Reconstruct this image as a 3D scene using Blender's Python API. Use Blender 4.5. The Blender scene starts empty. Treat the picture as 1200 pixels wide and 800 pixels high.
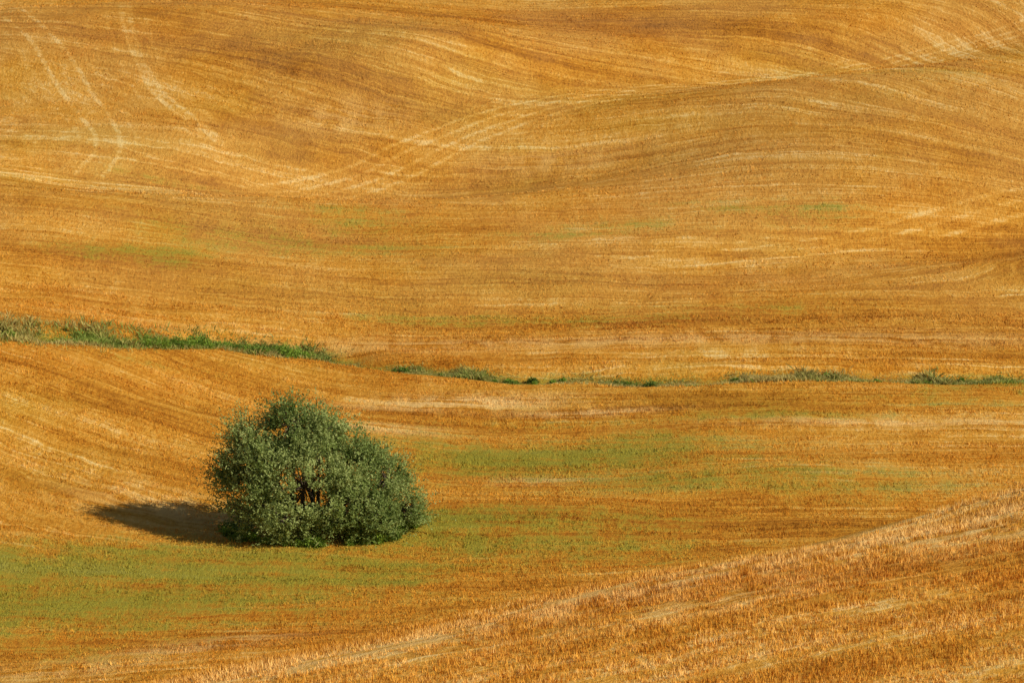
import bpy, math, numpy as np
from mathutils import Vector
rng=np.random.default_rng(7)
COL=bpy.context.scene.collection
# ------------------------------------------------------------------ helpers
def sstep(a,b,x):
    t=np.clip((x-a)/(b-a),0,1); return t*t*(3-2*t)
def softp(x,k):
    return k*np.logaddexp(0,np.asarray(x)/k)
def g2(x,y,cx,cy,rx,ry,a=0):
    c,s=math.cos(a),math.sin(a)
    u=(x-cx)*c+(y-cy)*s; v=-(x-cx)*s+(y-cy)*c
    return np.exp(-(u/rx)**2-(v/ry)**2)
def hash2(i,j,seed):
    h=(i.astype(np.int64)*374761393+j.astype(np.int64)*668265263+seed*1442695041)&0xffffffff
    h=((h^(h>>13))*1274126177)&0xffffffff
    return ((h^(h>>16))&0xffff)/65535.0
def vnoise(x,y,seed=0):
    i=np.floor(x);j=np.floor(y);fx=x-i;fy=y-j
    fx=fx**3*(fx*(fx*6-15)+10);fy=fy**3*(fy*(fy*6-15)+10)
    a=hash2(i,j,seed);b=hash2(i+1,j,seed);c=hash2(i,j+1,seed);d=hash2(i+1,j+1,seed)
    return (a*(1-fx)+b*fx)*(1-fy)+(c*(1-fx)+d*fx)*fy-0.5
# ------------------------------------------------------------------ terrain
DN=(-0.625,0.78)
def near_d(x,y): return (x+9)*DN[0]+(y-98)*DN[1]
DITCH=np.array([(-60,181),(-40,179.8),(-30,179.4),(-24.4,179.6),(-19,180.8),(-14.5,183.7),(-10.2,184.0),(-4.9,181.2),(0,178.9),(5,178.2),(9,177.8),(14,178.4),(20,178.1),(26,178.4),(40,181),(70,186)],float)
def poly_d(x,y,P):
    best=np.full(np.shape(x),1e9)
    for a,b in zip(P[:-1],P[1:]):
        ab=b-a;L=ab@ab
        u=np.clip(((x-a[0])*ab[0]+(y-a[1])*ab[1])/L,0,1)
        d=np.hypot(x-a[0]-u*ab[0],y-a[1]-u*ab[1]); best=np.minimum(best,d)
    return best
def chaikin(P,n=3):
    P=np.array(P,float)
    for _ in range(n):
        Q=[P[0]]
        for a,b in zip(P[:-1],P[1:]): Q+= [a*.75+b*.25,a*.25+b*.75]
        Q.append(P[-1]);P=np.array(Q)
    return P
def ditch_y(x): return np.interp(x,DITCH[:,0],DITCH[:,1])+0.5*vnoise(x*0.35,x*0+3.3,5)
def height(x,y):
    x=np.asarray(x,float); y=np.asarray(y,float)
    far=0.11*softp(y-186,5.0)
    far=np.where(y>330,0.11*(330-186)+(y-330)*0.06,far)
    far=np.minimum(far,90)
    left=2.4*sstep(-6,-34,x)*sstep(150,176,y)*sstep(232,200,y)
    d=near_d(x,y)
    nz=11-0.10*d-0.40*softp(d-1.5,3.0)
    h=np.logaddexp(nz/1.2,(far+left)/1.2)*1.2
    h=h+np.where(y<80,(80-np.maximum(y,0))**2*0.0034,0)*sstep(-140,-40,y)
    h+=2.6*g2(x,y,22,224,15,10,0.3)-1.8*g2(x,y,-6,217,26,5,0.2)-1.6*g2(x,y,24,244,22,5.5,0.5)
    h+=-1.8*g2(x,y,30,207,16,4.5,0.35)+2.4*g2(x,y,-22,241,18,10)+1.3*g2(x,y,-6,236,9,6,.6)
    h+=0.25*np.sin(x*0.11+y*0.05)*np.cos(y*0.09-x*0.03)
    vis=sstep(60,80,y)*sstep(420,330,y)
    h+=vis*(0.5*vnoise(x/11,y/7,1)+0.10*vnoise(x/3.1,y/1.9,2)+0.04*vnoise(x/1.1,y/0.8,3))
    dd=y-ditch_y(x)
    h+=-0.40*np.exp(-(dd/0.9)**2)+0.12*np.exp(-((dd-1.6)/0.8)**2)
    return h
# ------------------------------------------------------------------ fields
TR=[chaikin(p) for p in [
 [(-45,210),(-26,212),(-18.6,213.5),(-9.7,218),(-6,221.5),(1,228),(10.6,235),(21,241),(31,249),(50,262)],
 [(-38,256),(-34,250),(-31.6,243),(-28,235),(-25,226),(-23,219),(-24,214)],
 [(-25,246),(-24,238),(-21.5,229),(-17,221)],
 [(45,219),(29,211),(19,205),(11.5,200.5),(6,199)],
]]
TRW=[1.0,.65,.35,.7]
NTR=chaikin([(-10,92),(-1,107),(3,113),(10,117.5),(20,128)])
def fields(x,y):
    d=near_d(x,y)
    nr=sstep(9,6,d)
    w=1.2*vnoise(x/18,y/12,11)+0.35*vnoise(x/6,y/5,12)
    wl=sstep(140,166,y)*(y<183)
    xx=np.maximum(x,-45)
    gl=-softp(-(xx+5),3.0)*0.62*wl
    us=y-(228+0.68*(x-1))
    a=(1.75*sstep(200,224,y)-0.6)*(.30+.70*sstep(10,-22,us))
    gr=softp(np.minimum(x,45)-16,3)*a*sstep(192,202,y)
    gu=-softp(-(xx+3),4)*0.5*sstep(214,236,y)
    gt=-0.12*np.clip(x,0,45)*sstep(-12,10,us)
    t=y+gl+gr+gu+gt+w
    s=x+0.2*y
    tn=d+0.06*(x-2)+0.4*w; sn=x*0.78+y*0.62
    T=t*(1-nr)+(tn+20)*nr; S=s*(1-nr)+sn*nr
    X0,Y0=x,y
    x=X0+5*vnoise(X0/6,Y0/5,71)+1.6*vnoise(X0/1.7,Y0/1.4,72); y=Y0+3*vnoise(X0/8,Y0/4,73)+1.2*vnoise(X0/2,Y0/1.2,74)
    gm=(0.95*g2(x,y,1.0,165,9.5,4.6)+1.1*g2(x,y,-18,142.5,12,6)+1.0*g2(x,y,-2.0,151.8,4.2,1.9)+0.7*g2(x,y,10,159,9,3.3)
       +0.65*g2(x,y,12,172,7,1.8)+0.6*g2(x,y,22,175.5,9,1.3)+0.7*g2(x,y,-21,196,5,1.9)+0.5*g2(x,y,4,204.5,6,1.5)+0.5*g2(x,y,14,208,7,1.6)
       +0.65*g2(x,y,-18.5,215.2,5,0.8)+0.5*g2(x,y,-2,188,8,1.5)+0.5*g2(x,y,-13,201,9,2.8)
       +0.7*g2(x,y,-8,147,9,3)+0.35*g2(x,y,10,190,9,3)+0.4*g2(x,y,-9,206,5,2)+.45*g2(x,y,3,150,9,4)+.3*g2(x,y,24,232,8,3))
    x,y=X0,Y0
    gm=gm+0.35*g2(x,y,-18,178.0,6,0.9)
    gm=np.minimum(gm+0.85*np.exp(-((y-ditch_y(x))/0.75)**2),1.0)
    st=(0.9*g2(x,y,-2.2,174.6,4.6,1.3)+0.8*g2(x,y,3.4,172.4,3,.6)+0.8*g2(x,y,1.8,160.6,2.6,.8)+0.8*g2(x,y,-6.3,170,3.4,.8,-.3)
       +0.65*g2(x,y,17,169.8,7,.8)+0.4*g2(x,y,-14,155,5,2,-.6)+0.4*g2(x,y,-20,133.5,6,1.2)+0.5*g2(x,y,-12,136,4,1.1,.5)
       +0.25*g2(x,y,2,221,5,1.5)+0.3*g2(x,y,-10,226,4,2,.3)+0.3*g2(x,y,-3,184.5,12,1.2)+0.35*g2(x,y,15,185,14,1.2))
    st=st+nr*(0.6*g2(x,y,17,116,9,3,.68)+0.6*np.exp(-(d/2.0)**2)+0.35*g2(x,y,6,104,5,1.3,.6))
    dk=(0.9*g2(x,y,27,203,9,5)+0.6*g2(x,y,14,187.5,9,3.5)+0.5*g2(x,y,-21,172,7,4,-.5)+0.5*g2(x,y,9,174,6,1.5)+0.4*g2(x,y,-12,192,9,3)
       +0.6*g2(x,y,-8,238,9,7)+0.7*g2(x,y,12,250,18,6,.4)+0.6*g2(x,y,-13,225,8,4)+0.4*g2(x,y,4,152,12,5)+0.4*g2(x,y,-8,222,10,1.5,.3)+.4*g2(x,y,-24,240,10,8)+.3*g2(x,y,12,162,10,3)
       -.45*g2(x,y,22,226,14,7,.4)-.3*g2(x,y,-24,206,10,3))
    return S,T,np.clip(gm,0,1),np.clip(st,0,1),np.clip(dk,-1,1),nr
def track_fields(x,y):
    td=np.full(np.shape(x),20.0)
    for P,wt in zip(TR,TRW): td=np.minimum(td,poly_d(x,y,P)+(1-wt)*1.8)
    nd=poly_d(x,y,NTR)
    return np.minimum(td,20),np.minimum(nd,20)
def add_attrs(me,x,y):
    S,T,G,St,D,N=fields(x,y); td,nd=track_fields(x,y)
    n=len(x)
    def va(name,a,b,c):
        at=me.attributes.new(name,'FLOAT_VECTOR','POINT')
        at.data.foreach_set("vector",np.stack([a,b,c],-1).astype(np.float32).ravel())
    va("rowcoord",S,T,sstep(180,200,y)); va("cover",G,St,D); va("tracks",td,nd,N)
def tri_mesh(name,V,F,loops=3,smooth=False):
    me=bpy.data.meshes.new(name)
    me.vertices.add(len(V)); me.vertices.foreach_set("co",V.astype(np.float32).ravel())
    nf=len(F); me.loops.add(nf*loops); me.loops.foreach_set("vertex_index",F.astype(np.int32).ravel())
    me.polygons.add(nf); me.polygons.foreach_set("loop_start",np.arange(nf,dtype=np.int32)*loops)
    try: me.polygons.foreach_set("loop_total",np.full(nf,loops,dtype=np.int32))
    except Exception: pass
    me.polygons.foreach_set("use_smooth",np.full(nf,smooth))
    me.update(calc_edges=True); me.validate()
    return me
def link(name,me,mat=None,parent=None):
    o=bpy.data.objects.new(name,me); COL.objects.link(o)
    if mat: me.materials.append(mat)
    if parent: o.parent=parent
    return o
# ------------------------------------------------------------------ materials
class NT:
    def __init__(s,name):
        s.m=bpy.data.materials.new(name); s.m.use_nodes=True; s.t=s.m.node_tree; s.b=s.t.nodes["Principled BSDF"]
        s.b.inputs["Roughness"].default_value=0.9
        if "Specular IOR Level" in s.b.inputs: s.b.inputs["Specular IOR Level"].default_value=0.06
    def n(s,k): return s.t.nodes.new(k)
    def l(s,a,b): s.t.links.new(a,b)
    def put(s,v,sock):
        if isinstance(v,(int,float)): sock.default_value=v
        elif isinstance(v,tuple): sock.default_value=v
        else: s.l(v,sock)
    def math(s,op,a,b=0.0,clamp=False):
        n=s.n("ShaderNodeMath");n.operation=op;n.use_clamp=clamp;s.put(a,n.inputs[0]);s.put(b,n.inputs[1]);return n.outputs[0]
    def mapr(s,v,a,b,c=0.0,d=1.0):
        n=s.n("ShaderNodeMapRange");n.interpolation_type='SMOOTHSTEP';s.put(v,n.inputs[0])
        for i,q in enumerate((a,b,c,d)): n.inputs[1+i].default_value=q
        return n.outputs[0]
    def mix(s,f,a,b,blend='MIX'):
        n=s.n("ShaderNodeMix");n.data_type='RGBA';n.blend_type=blend
        s.put(f,n.inputs[0]);s.put(a,n.inputs[6]);s.put(b,n.inputs[7]);return n.outputs[2]
    def noise(s,vec,scale=(1,1,1),off=(0,0,0),detail=3,rough=.55):
        m=s.n("ShaderNodeMapping");m.inputs["Scale"].default_value=scale;m.inputs["Location"].default_value=off
        s.l(vec,m.inputs[0]);n=s.n("ShaderNodeTexNoise");n.inputs["Scale"].default_value=1
        n.inputs["Detail"].default_value=detail;n.inputs["Roughness"].default_value=rough
        s.l(m.outputs[0],n.inputs[0]);return n.outputs[0]
    def attr(s,name):
        n=s.n("ShaderNodeAttribute");n.attribute_name=name;return n
def stubble_mat(name,blade):
    M=NT(name)
    pos=M.n("ShaderNodeNewGeometry").outputs["Position"]
    patch=M.noise(pos,(.9,.30,.5),(8,2,4),5,.65)
    brk=M.noise(pos,(.10,.09,.1),(4,4,4),3,.6)
    hue=M.noise(pos,(.07,.09,.1),(14,24,4),4,.6)
    rc0=M.attr("rowcoord").outputs["Vector"]
    rs=M.n("ShaderNodeSeparateXYZ");M.l(rc0,rs.inputs[0])
    jit=M.math('MULTIPLY',M.math('SUBTRACT',M.noise(pos,(.5,.5,.5),(2,2,2),2,.6),.5),.8)
    tco=M.math('ADD',rs.outputs[1],jit)
    rcn=M.n("ShaderNodeCombineXYZ");M.l(rs.outputs[0],rcn.inputs[0]);M.l(tco,rcn.inputs[1]);rc=rcn.outputs[0]
    far=rs.outputs[2]
    cv=M.n("ShaderNodeSeparateXYZ");M.l(M.attr("cover").outputs["Vector"],cv.inputs[0])
    tk=M.n("ShaderNodeSeparateXYZ");M.l(M.attr("tracks").outputs["Vector"],tk.inputs[0])
    g,stw,dk=cv.outputs; td,nd,nr=tk.outputs
    band=M.noise(rc,(.03,.16,1),(3,1,0),2)
    med=M.noise(rc,(.055,.7,1),(9,4,0),3,.6)
    fine=M.noise(rc,(.13,2.0,1),(1,7,0),3,.65)
    vfine=M.noise(rc,(.45,4.5,1),(5,3,0),2,.6)
    thin=M.noise(rc,(.022,.8,1),(21,17,0),1,.4)
    thin2=M.noise(rc,(.03,1.4,1),(41,7,0),1,.4)
    grain=M.noise(pos,(6,2.4,5),(0,0,0),5,.8)
    v=M.math('MULTIPLY',band,.65)
    v=M.math('ADD',v,M.math('MULTIPLY',med,.66))
    v=M.math('ADD',v,M.math('MULTIPLY',fine,.50))
    v=M.math('ADD',v,M.math('MULTIPLY',vfine,.35))
    v=M.math('ADD',v,M.math('MULTIPLY',patch,.45))
    v=M.math('ADD',v,M.math('MULTIPLY',grain,.90))
    v=M.math('SUBTRACT',v,1.755)            # centred on 0
    v=M.math('MULTIPLY',v,1.2)
    # thin pale straw swaths left by the combine, and dark gaps beside them
    def lines(nz,wd,c=.5): return M.mapr(M.math('ABSOLUTE',M.math('SUBTRACT',nz,c)),0.0,wd,1,0)
    ln=M.math('MULTIPLY',lines(thin,.024),M.mapr(brk,.40,.55,.10,1))
    ln=M.math('MULTIPLY',ln,M.mapr(patch,.35,.55,.4,1))
    v=M.math('ADD',v,M.math('MULTIPLY',ln,.23))
    ln=M.math('MULTIPLY',lines(thin2,.022,.46),M.mapr(brk,.60,.45,.0,1))
    v=M.math('ADD',v,M.math('MULTIPLY',ln,.15))
    ln=M.math('MULTIPLY',lines(thin,.028,.57),M.mapr(patch,.38,.55,.2,1))
    v=M.math('SUBTRACT',v,M.math('MULTIPLY',ln,.12))
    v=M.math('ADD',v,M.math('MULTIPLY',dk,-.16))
    v=M.math('ADD',v,M.math('MULTIPLY',nr,.13))
    # wheel tracks
    wob=M.math('MULTIPLY',M.math('SUBTRACT',brk,.5),.8)
    tt=M.math('ADD',td,wob)
    sn=M.math('ABSOLUTE',M.math('SINE',M.math('MULTIPLY',tt,3.3)))
    rut=M.math('MULTIPLY',M.mapr(sn,.75,1.0,0,1),M.mapr(tt,1.4,3.0,1,0))
    rut=M.math('MULTIPLY',rut,M.mapr(med,.36,.56,.4,1))
    v=M.math('ADD',v,M.math('MULTIPLY',rut,.20))
    v=M.math('ADD',v,M.math('MULTIPLY',M.mapr(tt,.5,3,1,0),.09))
    ndd=M.math('ABSOLUTE',M.math('SUBTRACT',M.math('ADD',nd,wob),.6))
    v=M.math('ADD',v,M.math('MULTIPLY',M.math('MULTIPLY',M.mapr(ndd,.05,.25,1,0),M.mapr(brk,.4,.55,.2,1)),.25))
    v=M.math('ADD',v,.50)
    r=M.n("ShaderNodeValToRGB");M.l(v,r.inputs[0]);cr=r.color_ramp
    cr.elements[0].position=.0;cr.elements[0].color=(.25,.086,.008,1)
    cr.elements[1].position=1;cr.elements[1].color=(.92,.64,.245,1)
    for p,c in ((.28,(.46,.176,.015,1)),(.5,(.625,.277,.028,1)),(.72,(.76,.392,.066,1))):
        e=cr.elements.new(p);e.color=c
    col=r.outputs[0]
    # regional variation: redder straw here, olive-tinged straw there
    col=M.mix(M.mapr(hue,.50,.66,0,.45),col,M.mix(1.0,col,(.94,.78,.60,1),'MULTIPLY'))
    col=M.mix(M.mapr(hue,.48,.32,0,.55),col,M.mix(1.0,col,(.88,1.0,.92,1),'MULTIPLY'))
    col=M.mix(M.math('MULTIPLY',far,M.mapr(brk,.35,.6,.05,.42)),col,M.mix(.5,col,(.52,.315,.12,1)))
    # straw-covered patches
    sf=M.math('MULTIPLY',stw,M.mapr(M.math('ADD',fine,M.math('MULTIPLY',M.math('SUBTRACT',patch,.5),.8)),.35,.6,0,1.1),True)
    col=M.mix(sf,col,(.90,.59,.22,1))
    # green regrowth
    gn=M.math('ADD',M.math('MULTIPLY',M.math('SUBTRACT',fine,.5),1.0),M.math('MULTIPLY',M.math('SUBTRACT',patch,.5),1.3))
    gn=M.math('ADD',gn,M.math('MULTIPLY',M.math('SUBTRACT',grain,.5),1.5))
    gn=M.math('ADD',gn,M.math('MULTIPLY',M.math('SUBTRACT',med,.5),1.2))
    gth=M.math('ADD',gn,M.math('MULTIPLY',g,.75))
    gf=M.math('MULTIPLY',M.mapr(gth,.08,.95,0,1),M.mapr(g,.0,.35,0,.9))
    gc=M.mix(grain,(.17,.18,.012,1),(.39,.35,.045,1))
    col=M.mix(gf,col,gc)
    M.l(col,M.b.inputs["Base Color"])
    if not blade:
        bp=M.n("ShaderNodeBump");bp.inputs["Strength"].default_value=.8;bp.inputs["Distance"].default_value=.2
        hh=M.math('ADD',M.math('MULTIPLY',grain,1.0),M.math('MULTIPLY',fine,.8))
        M.l(hh,bp.inputs["Height"]);M.l(bp.outputs[0],M.b.inputs["Normal"])
    return M.m
# ------------------------------------------------------------------ terrain mesh
def axis(lo,hi,step,far_lo,far_hi):
    c=list(np.arange(lo,hi+1e-6,step))
    a=[];st=step;x=lo
    while x>far_lo: st*=1.18; x-=st; a.append(x)
    b=[];st=step;x=c[-1]
    while x<far_hi: st*=1.18; x+=st; b.append(x)
    return np.array(a[::-1]+c+b)
xs=axis(-40,40,.3,-2500,2500); ys=axis(82,262,.27,-1500,4000)
X,Y=np.meshgrid(xs,ys); x=X.ravel();y=Y.ravel()
V=np.stack([x,y,height(x,y)],-1)
nx,ny=len(xs),len(ys)
i=np.arange(ny-1)[:,None]*nx+np.arange(nx-1)[None]
F=np.stack([i,i+1,i+nx+1,i+nx],-1).reshape(-1,4)
me=tri_mesh("stubble_field",V,F,4,True); add_attrs(me,x,y)
field=link("stubble_field",me,stubble_mat("stubble_ground",False))
# ------------------------------------------------------------------ standing stubble
def blades(bx,by,per,hmin,hmax,w,spread,hs):
    n=len(bx)
    bx=np.repeat(bx,per)+rng.normal(0,spread,n*per); by=np.repeat(by,per)+rng.normal(0,spread,n*per)
    N=len(bx)
    h=rng.uniform(hmin,hmax,N)*np.repeat(hs,per)
    z=height(bx,by)-.02
    yaw=rng.uniform(0,math.pi,N); ww=w*rng.uniform(.6,1.3,N)
    dx=np.cos(yaw)*ww/2;dy=np.sin(yaw)*ww/2
    lx=rng.normal(0,.3,N)*h;ly=rng.normal(0,.3,N)*h
    A=np.stack([bx-dx,by-dy,z],-1);B=np.stack([bx+dx,by+dy,z],-1);C=np.stack([bx+lx+dx*.4,by+ly+dy*.4,z+h],-1)
    V=np.stack([A,B,C],1).reshape(-1,3);F=np.arange(N*3).reshape(-1,3)
    return V,F,np.repeat(bx,3),np.repeat(by,3)
def frus(n,y0,y1,m=1.12):
    yy=np.sqrt(rng.uniform(y0*y0,y1*y1,n)); xx=rng.uniform(-1,1,n)*yy*.1333*1.03*m
    return xx,yy
def make_stub(name,n,y0,y1,per,hmin,hmax,w,spread,cond):
    bx,by=frus(n,y0,y1); k=cond(bx,by); bx,by=bx[k],by[k]
    S,T=fields(bx,by)[:2]
    dens=vnoise(S/4.0,T/.8,31)+.6*vnoise(bx/.8,by/.5,32)
    k=dens>-.22;bx,by=bx[k],by[k]
    V,F,ax,ay=blades(bx,by,per,hmin,hmax,w,spread,.75+.8*np.clip(dens[k]+.2,0,1))
    me=tri_mesh(name,V,F); add_attrs(me,ax,ay); return me
bm=stubble_mat("stubble_stalks",True)
cond_n=lambda x,y:near_d(x,y)<5
cond_f=lambda x,y:(near_d(x,y)>14)&(np.abs(y-ditch_y(x))>.7)
link("near_stalks",make_stub("near_stalks",90000,80,136,4,.08,.22,.028,.06,cond_n),bm,field)
link("valley_stalks",make_stub("valley_stalks",80000,120,190,3,.05,.14,.045,.10,cond_f),bm,field)
link("hill_stalks",make_stub("hill_stalks",60000,186,262,2,.05,.12,.07,.14,cond_f),bm,field)
# ------------------------------------------------------------------ foliage
def leaf_mat(name,c1,c2,c3,trans=.25):
    M=NT(name);a=M.attr("tint")
    sp=M.n("ShaderNodeSeparateXYZ");M.l(a.outputs["Vector"],sp.inputs[0])
    col=M.mix(sp.outputs[0],c1,c2);col=M.mix(sp.outputs[1],col,c3)
    M.l(col,M.b.inputs["Base Color"]);M.b.inputs["Roughness"].default_value=.6
    M.b.inputs["Specular IOR Level"].default_value=.25
    tr=M.n("ShaderNodeBsdfTranslucent");M.l(col,tr.inputs[0]);mx=M.n("ShaderNodeMixShader");mx.inputs[0].default_value=trans
    M.l(M.b.outputs[0],mx.inputs[1]);M.l(tr.outputs[0],mx.inputs[2])
    M.l(mx.outputs[0],M.t.nodes["Material Output"].inputs[0]);return M.m
def set_tint(me,a,b):
    at=me.attributes.new("tint",'FLOAT_VECTOR','POINT')
    at.data.foreach_set("vector",np.stack([a,b,np.zeros(len(a))],-1).astype(np.float32).ravel())
def unit(v): return v/np.maximum(np.linalg.norm(v,axis=-1,keepdims=True),1e-9)
def leaves(P,D,L,W,Nrm=None):
    n=len(P); r=unit(np.cross(D,rng.normal(size=(n,3)) if Nrm is None else Nrm+rng.normal(size=(n,3))*.5))
    L=L[:,None];W=W[:,None]
    return np.stack([P,P+D*L*.5+r*W,P+D*L,P+D*L*.5-r*W],1).reshape(-1,3),np.arange(n*4).reshape(-1,4)
def bark_mat():
    M=NT("bark");pos=M.n("ShaderNodeNewGeometry").outputs["Position"]
    M.l(M.mix(M.noise(pos,(14,14,4)),(.05,.035,.022,1),(.16,.12,.08,1)),M.b.inputs["Base Color"]);return M.m
def tube(pts,rad,k=6):
    pts=np.array(pts);V=[];F=[];n=len(pts)
    for a in range(n):
        d=unit(pts[min(a+1,n-1)]-pts[max(a-1,0)]);u=unit(np.cross(d,[.3,.9,.1]));v=np.cross(d,u)
        for b in range(k):
            t=2*math.pi*b/k;V.append(pts[a]+rad[a]*(u*math.cos(t)+v*math.sin(t)))
    for a in range(n-1):
        for b in range(k):
            F.append((a*k+b,a*k+(b+1)%k,(a+1)*k+(b+1)%k,(a+1)*k+b))
    return V,F
BX,BY=-7.95,152.0; BZ=float(height(np.array([BX]),np.array([BY]))[0])
lobes=[((-2.4,.1,2.0),(1.5,1.8,1.5)),((-2.85,.2,3.45),(.85,1.0,.8)),((-1.15,.1,4.4),(.8,1.0,.9)),((.35,.3,4.15),(.6,.8,.6)),
 ((-.5,-1.2,2.1),(1.6,1.5,1.5)),((1.45,.1,3.0),(.9,1.1,.8)),((2.75,0,2.05),(1.0,1.2,.85)),((1.0,-1.3,1.5),(1.4,1.4,1.3)),
 ((-3.0,-.8,1.2),(1.1,1.2,1.1)),((-1,1.3,2.6),(1.8,1.4,1.7)),((1.8,1.2,1.7),(1.6,1.3,1.15)),((-1.0,-1.9,1.1),(1.3,.9,.95)),((3.45,-.5,1.1),(.8,1.0,.8)),((2.1,-1.6,1.0),(1.1,.9,.8)),
 ((-1.9,-1.2,3.0),(.75,.7,.75)),((.1,-1.0,3.1),(.75,.7,.75)),((-3.55,0,2.5),(.55,.8,.6)),((1.1,-1.6,2.3),(.65,.6,.6)),((-2.3,-2.0,1.7),(.7,.6,.6)),((-.3,.6,3.6),(.9,.9,.8))]
lc=np.array([l[0] for l in lobes]);lr=np.array([l[1] for l in lobes])
cl=[];cdir=[];cs=[];co_=[];cj=[]
tries=0
while len(cl)<600 and tries<40000:
    tries+=1
    j=rng.integers(len(lobes)); d=unit(rng.normal(size=3))
    q=lc[j]+lr[j]*d*rng.uniform(.76,1.15)
    if q[2]<.25: continue
    dep=(((q-lc)/lr)**2).sum(1); inside=(dep<.6).sum()
    if inside>0 and rng.random()<.93: continue
    if vnoise(np.array([q[0]*1.1+q[1]*.7]),np.array([q[2]*1.2+q[1]*.5]),44)[0]<-.20: continue
    if cl and min(np.sum((np.array(cl)-q)**2,1))<.055: continue
    cl.append(q);co_.append(d);cdir.append(unit(d+np.array([0,0,1.2])));cs.append(rng.uniform(.24,.78) if rng.random()<.8 else rng.uniform(.6,.95));cj.append(j)
cl=np.array(cl);cdir=np.array(cdir);cs=np.array(cs)
P=[];D=[];T1=[];T2=[];NR=[]
ltone=rng.normal(0,.18,len(lobes))
for q,dr,s,od,j in zip(cl,cdir,cs,co_,cj):
    t1=np.clip(rng.normal(.55,.25)+ltone[j],0,1); t2=np.clip(rng.normal(.22,.2)+ltone[j],0,.8)
    ns=rng.integers(9,13)
    for k in range(ns):
        sd=unit(dr+rng.normal(size=3)*.45); m=16; u=np.linspace(.05,1,m)
        st=q-dr*s*.4+rng.normal(size=3)*.08
        pts=st+sd*u[:,None]*s*1.5*rng.uniform(.6,1.3)+rng.normal(size=(m,3))*.03+np.array([0,0,-.10])*(u[:,None]**2)
        P.append(pts);D.append(unit(sd*.8+rng.normal(size=(m,3))*.7));T1.append(np.full(m,t1)+rng.normal(0,.12,m));T2.append(np.full(m,t2)+.35*u-.05)
        NR.append(np.repeat((unit(od*.9+sd*.5+np.array([0,0,.2])))[None],m,0))
P=np.concatenate(P);D=np.concatenate(D);T1=np.clip(np.concatenate(T1),0,1);T2=np.clip(np.concatenate(T2),0,1);NR=np.concatenate(NR)
# leaf blade faces outward: width axis is perpendicular to both the leaf axis and the outward normal
V,F=leaves(P,D,rng.uniform(.08,.16,len(P)),rng.uniform(.020,.036,len(P)),NR)
bush=bpy.data.objects.new("olive_bush",None);COL.objects.link(bush);bush.location=(BX,BY,BZ)
me=tri_mesh("foliage",V,F,4);set_tint(me,np.repeat(T1,4),np.repeat(T2,4))
link("foliage",me,leaf_mat("bush_leaves",(.105,.17,.026,1),(.255,.345,.075,1),(.43,.49,.165,1),.38),bush)
BV=[];BF=[]
def addt(p,r,k=6):
    v,f=tube(p,r,k);o=len(BV);BV.extend(v);BF.extend([tuple(a+o for a in ff) for ff in f])
for j,(c,r) in enumerate(lobes):
    b=np.array([rng.normal(-.2,.35),rng.normal(0,.3),-.15]);c=np.array(c)
    mid=b*.5+c*.5+np.array([rng.normal(0,.15),rng.normal(0,.15),-.1])
    addt([b,b*.7+mid*.3+[0,0,.1],mid,c*.6+mid*.4,c],[.13,.11,.085,.06,.04])
for q in cl:
    j=np.argmin((((q-lc)/lr)**2).sum(1));c=lc[j]
    m=(q+c)/2+rng.normal(size=3)*.1
    addt([c,m,q],[.03,.02,.008],4)
BV=np.array(BV)
link("branches",tri_mesh("branches",BV,np.array(BF),4,True),bark_mat(),bush)
# ------------------------------------------------------------------ ditch vegetation
def grass_mesh(name,n,xr,wid,hfun,w=.05):
    bx=rng.uniform(*xr,n)
    by=ditch_y(bx)+rng.normal(0,1,len(bx))*wid(bx)
    hf=hfun(bx)*(.45+1.1*np.clip(vnoise(bx*1.3,by*1.5,9)+.4,0,1)); k=hf>.04
    bx,by,hf=bx[k],by[k],hf[k];N=len(bx)
    z=height(bx,by)-.03;yaw=rng.uniform(0,math.pi,N);ww=w*rng.uniform(.6,1.3,N)
    dx=np.cos(yaw)*ww/2;dy=np.sin(yaw)*ww/2;h=hf*rng.uniform(.4,1.15,N)
    lx=rng.normal(0,.4,N)*h;ly=rng.normal(0,.4,N)*h
    V=np.stack([np.stack([bx-dx,by-dy,z],-1),np.stack([bx+dx,by+dy,z],-1),np.stack([bx+lx*.4+dx*.8,by+ly*.4+dy*.8,z+h*.6],-1),np.stack([bx+lx,by+ly,z+h],-1)],1).reshape(-1,3)
    F=np.arange(N*4).reshape(-1,4)
    me=tri_mesh(name,V,F,4)
    t1=np.clip(.5+1.0*vnoise(bx/1.7,by/1.2,21)+rng.normal(0,.15,N),0,1)
    t2=np.clip(.28+1.2*vnoise(bx/3,by/.8,22)+rng.normal(0,.2,N)+.15*sstep(-9,-5,bx),0,1)
    set_tint(me,np.repeat(t1,4),np.repeat(t2,4));return me
gm=leaf_mat("ditch_grass_leaves",(.14,.20,.03,1),(.29,.36,.06,1),(.60,.46,.15,1),.3)
hf=lambda x:np.interp(x,[-45,-26,-19,-14,-10,-8,-5,0,5,10,26,50],[.46,.43,.36,.29,.22,.2,.22,.25,.26,.27,.33,.35])*(1+.9*vnoise(x*.45,x*0,61))*np.where(x>-9,.55+.45*sstep(-.25,.2,vnoise(x*.6,x*0+7,63)),1)
wd=lambda x:np.interp(x,[-45,-20,-12,-8,50],[1.0,.8,.5,.30,.34])
link("ditch_grass",grass_mesh("ditch_grass",64000,(-34,34),wd,hf,.036),gm)
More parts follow.
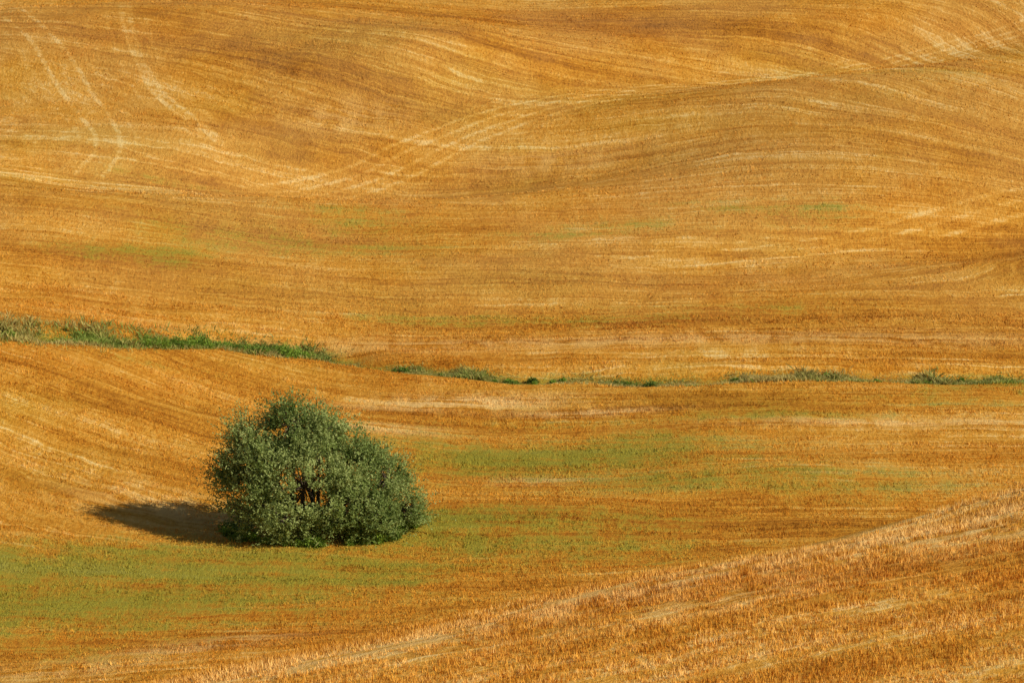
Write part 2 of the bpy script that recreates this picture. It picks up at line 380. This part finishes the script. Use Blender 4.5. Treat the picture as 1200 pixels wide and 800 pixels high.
def weed_mesh(name,spots,mat,base=None):
    P=[];D=[];T1=[];T2=[]
    for (px,off,r,h,bright) in spots:
        cx=px;cy=float(ditch_y(np.array([px]))[0])+off;cz=float(height(np.array([cx]),np.array([cy]))[0])
        nc=int(8+28*r)
        for _ in range(nc):
            d=unit(rng.normal(size=3));d[2]=abs(d[2])
            q=np.array([cx,cy,cz])+d*np.array([r,r*.8,h])*rng.uniform(.5,1.1)
            m=36;tt=np.clip(bright+rng.normal(0,.2),0,1)
            P.append(q+rng.normal(size=(m,3))*min(.11,r*.35));D.append(unit(d+rng.normal(size=(m,3))*.8));T1.append(np.clip(tt+rng.normal(0,.1,m),0,1));T2.append(np.full(m,.02))
    P=np.concatenate(P);D=np.concatenate(D);T1=np.concatenate(T1);T2=np.concatenate(T2)
    V,F=leaves(P,D,rng.uniform(.06,.13,len(P)),rng.uniform(.02,.04,len(P)))
    me=tri_mesh(name,V,F,4);set_tint(me,np.repeat(T1,4),np.repeat(T2,4));return link(name,me,mat)
wm=leaf_mat("weed_leaves",(.09,.145,.02,1),(.28,.42,.045,1),(.3,.3,.1,1),.35)
sp=[]
for xx in np.arange(-18.5,-11.2,.7): sp.append((xx+rng.normal(0,.2),-.3+rng.normal(0,.3),rng.uniform(.25,.55),rng.uniform(.25,.5),rng.uniform(.2,.9)))
sp+=[(-15.2,-.3,.9,.65,.75),(-16.3,-.3,.75,.55,.6),(-10.8,-.3,.65,.45,1),(-10.1,-.3,.4,.25,1),(-12.6,-.5,.5,.35,.5)]
for xx in rng.uniform(-34,-18,12): sp.append((xx,rng.normal(-.1,.6),rng.uniform(.25,.5),rng.uniform(.2,.38),rng.uniform(.1,.6)))
for xx in rng.uniform(-7,32,40): sp.append((xx,rng.normal(.05,.2),rng.uniform(.05,.14),rng.uniform(.05,.13),rng.uniform(.3,.9)))
for xx in (-5.2,1.0,6.6): sp.append((xx,rng.normal(0,.1),rng.uniform(.16,.24),rng.uniform(.14,.22),rng.uniform(.1,.5)))
weed_mesh("ditch_weeds",sp,wm)
sp2=[]
for _ in range(34):
    a=rng.uniform(math.pi*.9,math.pi*2.15); sp2.append((BX+3.8*math.cos(a)+rng.normal(0,.2),BY+2.4*math.sin(a)-float(ditch_y(np.array([BX+3.8*math.cos(a)]))[0]),rng.uniform(.12,.35),rng.uniform(.08,.25),rng.uniform(.3,1)))
weed_mesh("weeds",sp2,wm)
# ------------------------------------------------------------------ light, sky, camera
sd=Vector((0.93,-0.32,0.67)).normalized()
el=math.asin(sd.z); az=math.atan2(sd.x,sd.y)
w=bpy.data.worlds.new("World");bpy.context.scene.world=w;w.use_nodes=True
sk=w.node_tree.nodes.new("ShaderNodeTexSky");sk.sky_type='NISHITA';sk.sun_disc=False;sk.sun_elevation=el;sk.sun_rotation=az
w.node_tree.links.new(sk.outputs[0],w.node_tree.nodes["Background"].inputs[0]);w.node_tree.nodes["Background"].inputs[1].default_value=0.06
L=bpy.data.lights.new("sun",'SUN');L.energy=5.0;L.angle=math.radians(.5);L.color=(1,.93,.80)
lo=bpy.data.objects.new("sun",L);COL.objects.link(lo);lo.location=(60,60,90);lo.rotation_euler=sd.to_track_quat('Z','Y').to_euler()
cam=bpy.data.cameras.new("camera");cam.lens=135;cam.clip_end=9000;co=bpy.data.objects.new("camera",cam);COL.objects.link(co)
co.location=(0,0,43);co.rotation_euler=(math.radians(77),0,0);bpy.context.scene.camera=co
vs=bpy.context.scene.view_settings;vs.view_transform='Standard';vs.look='None';vs.exposure=0
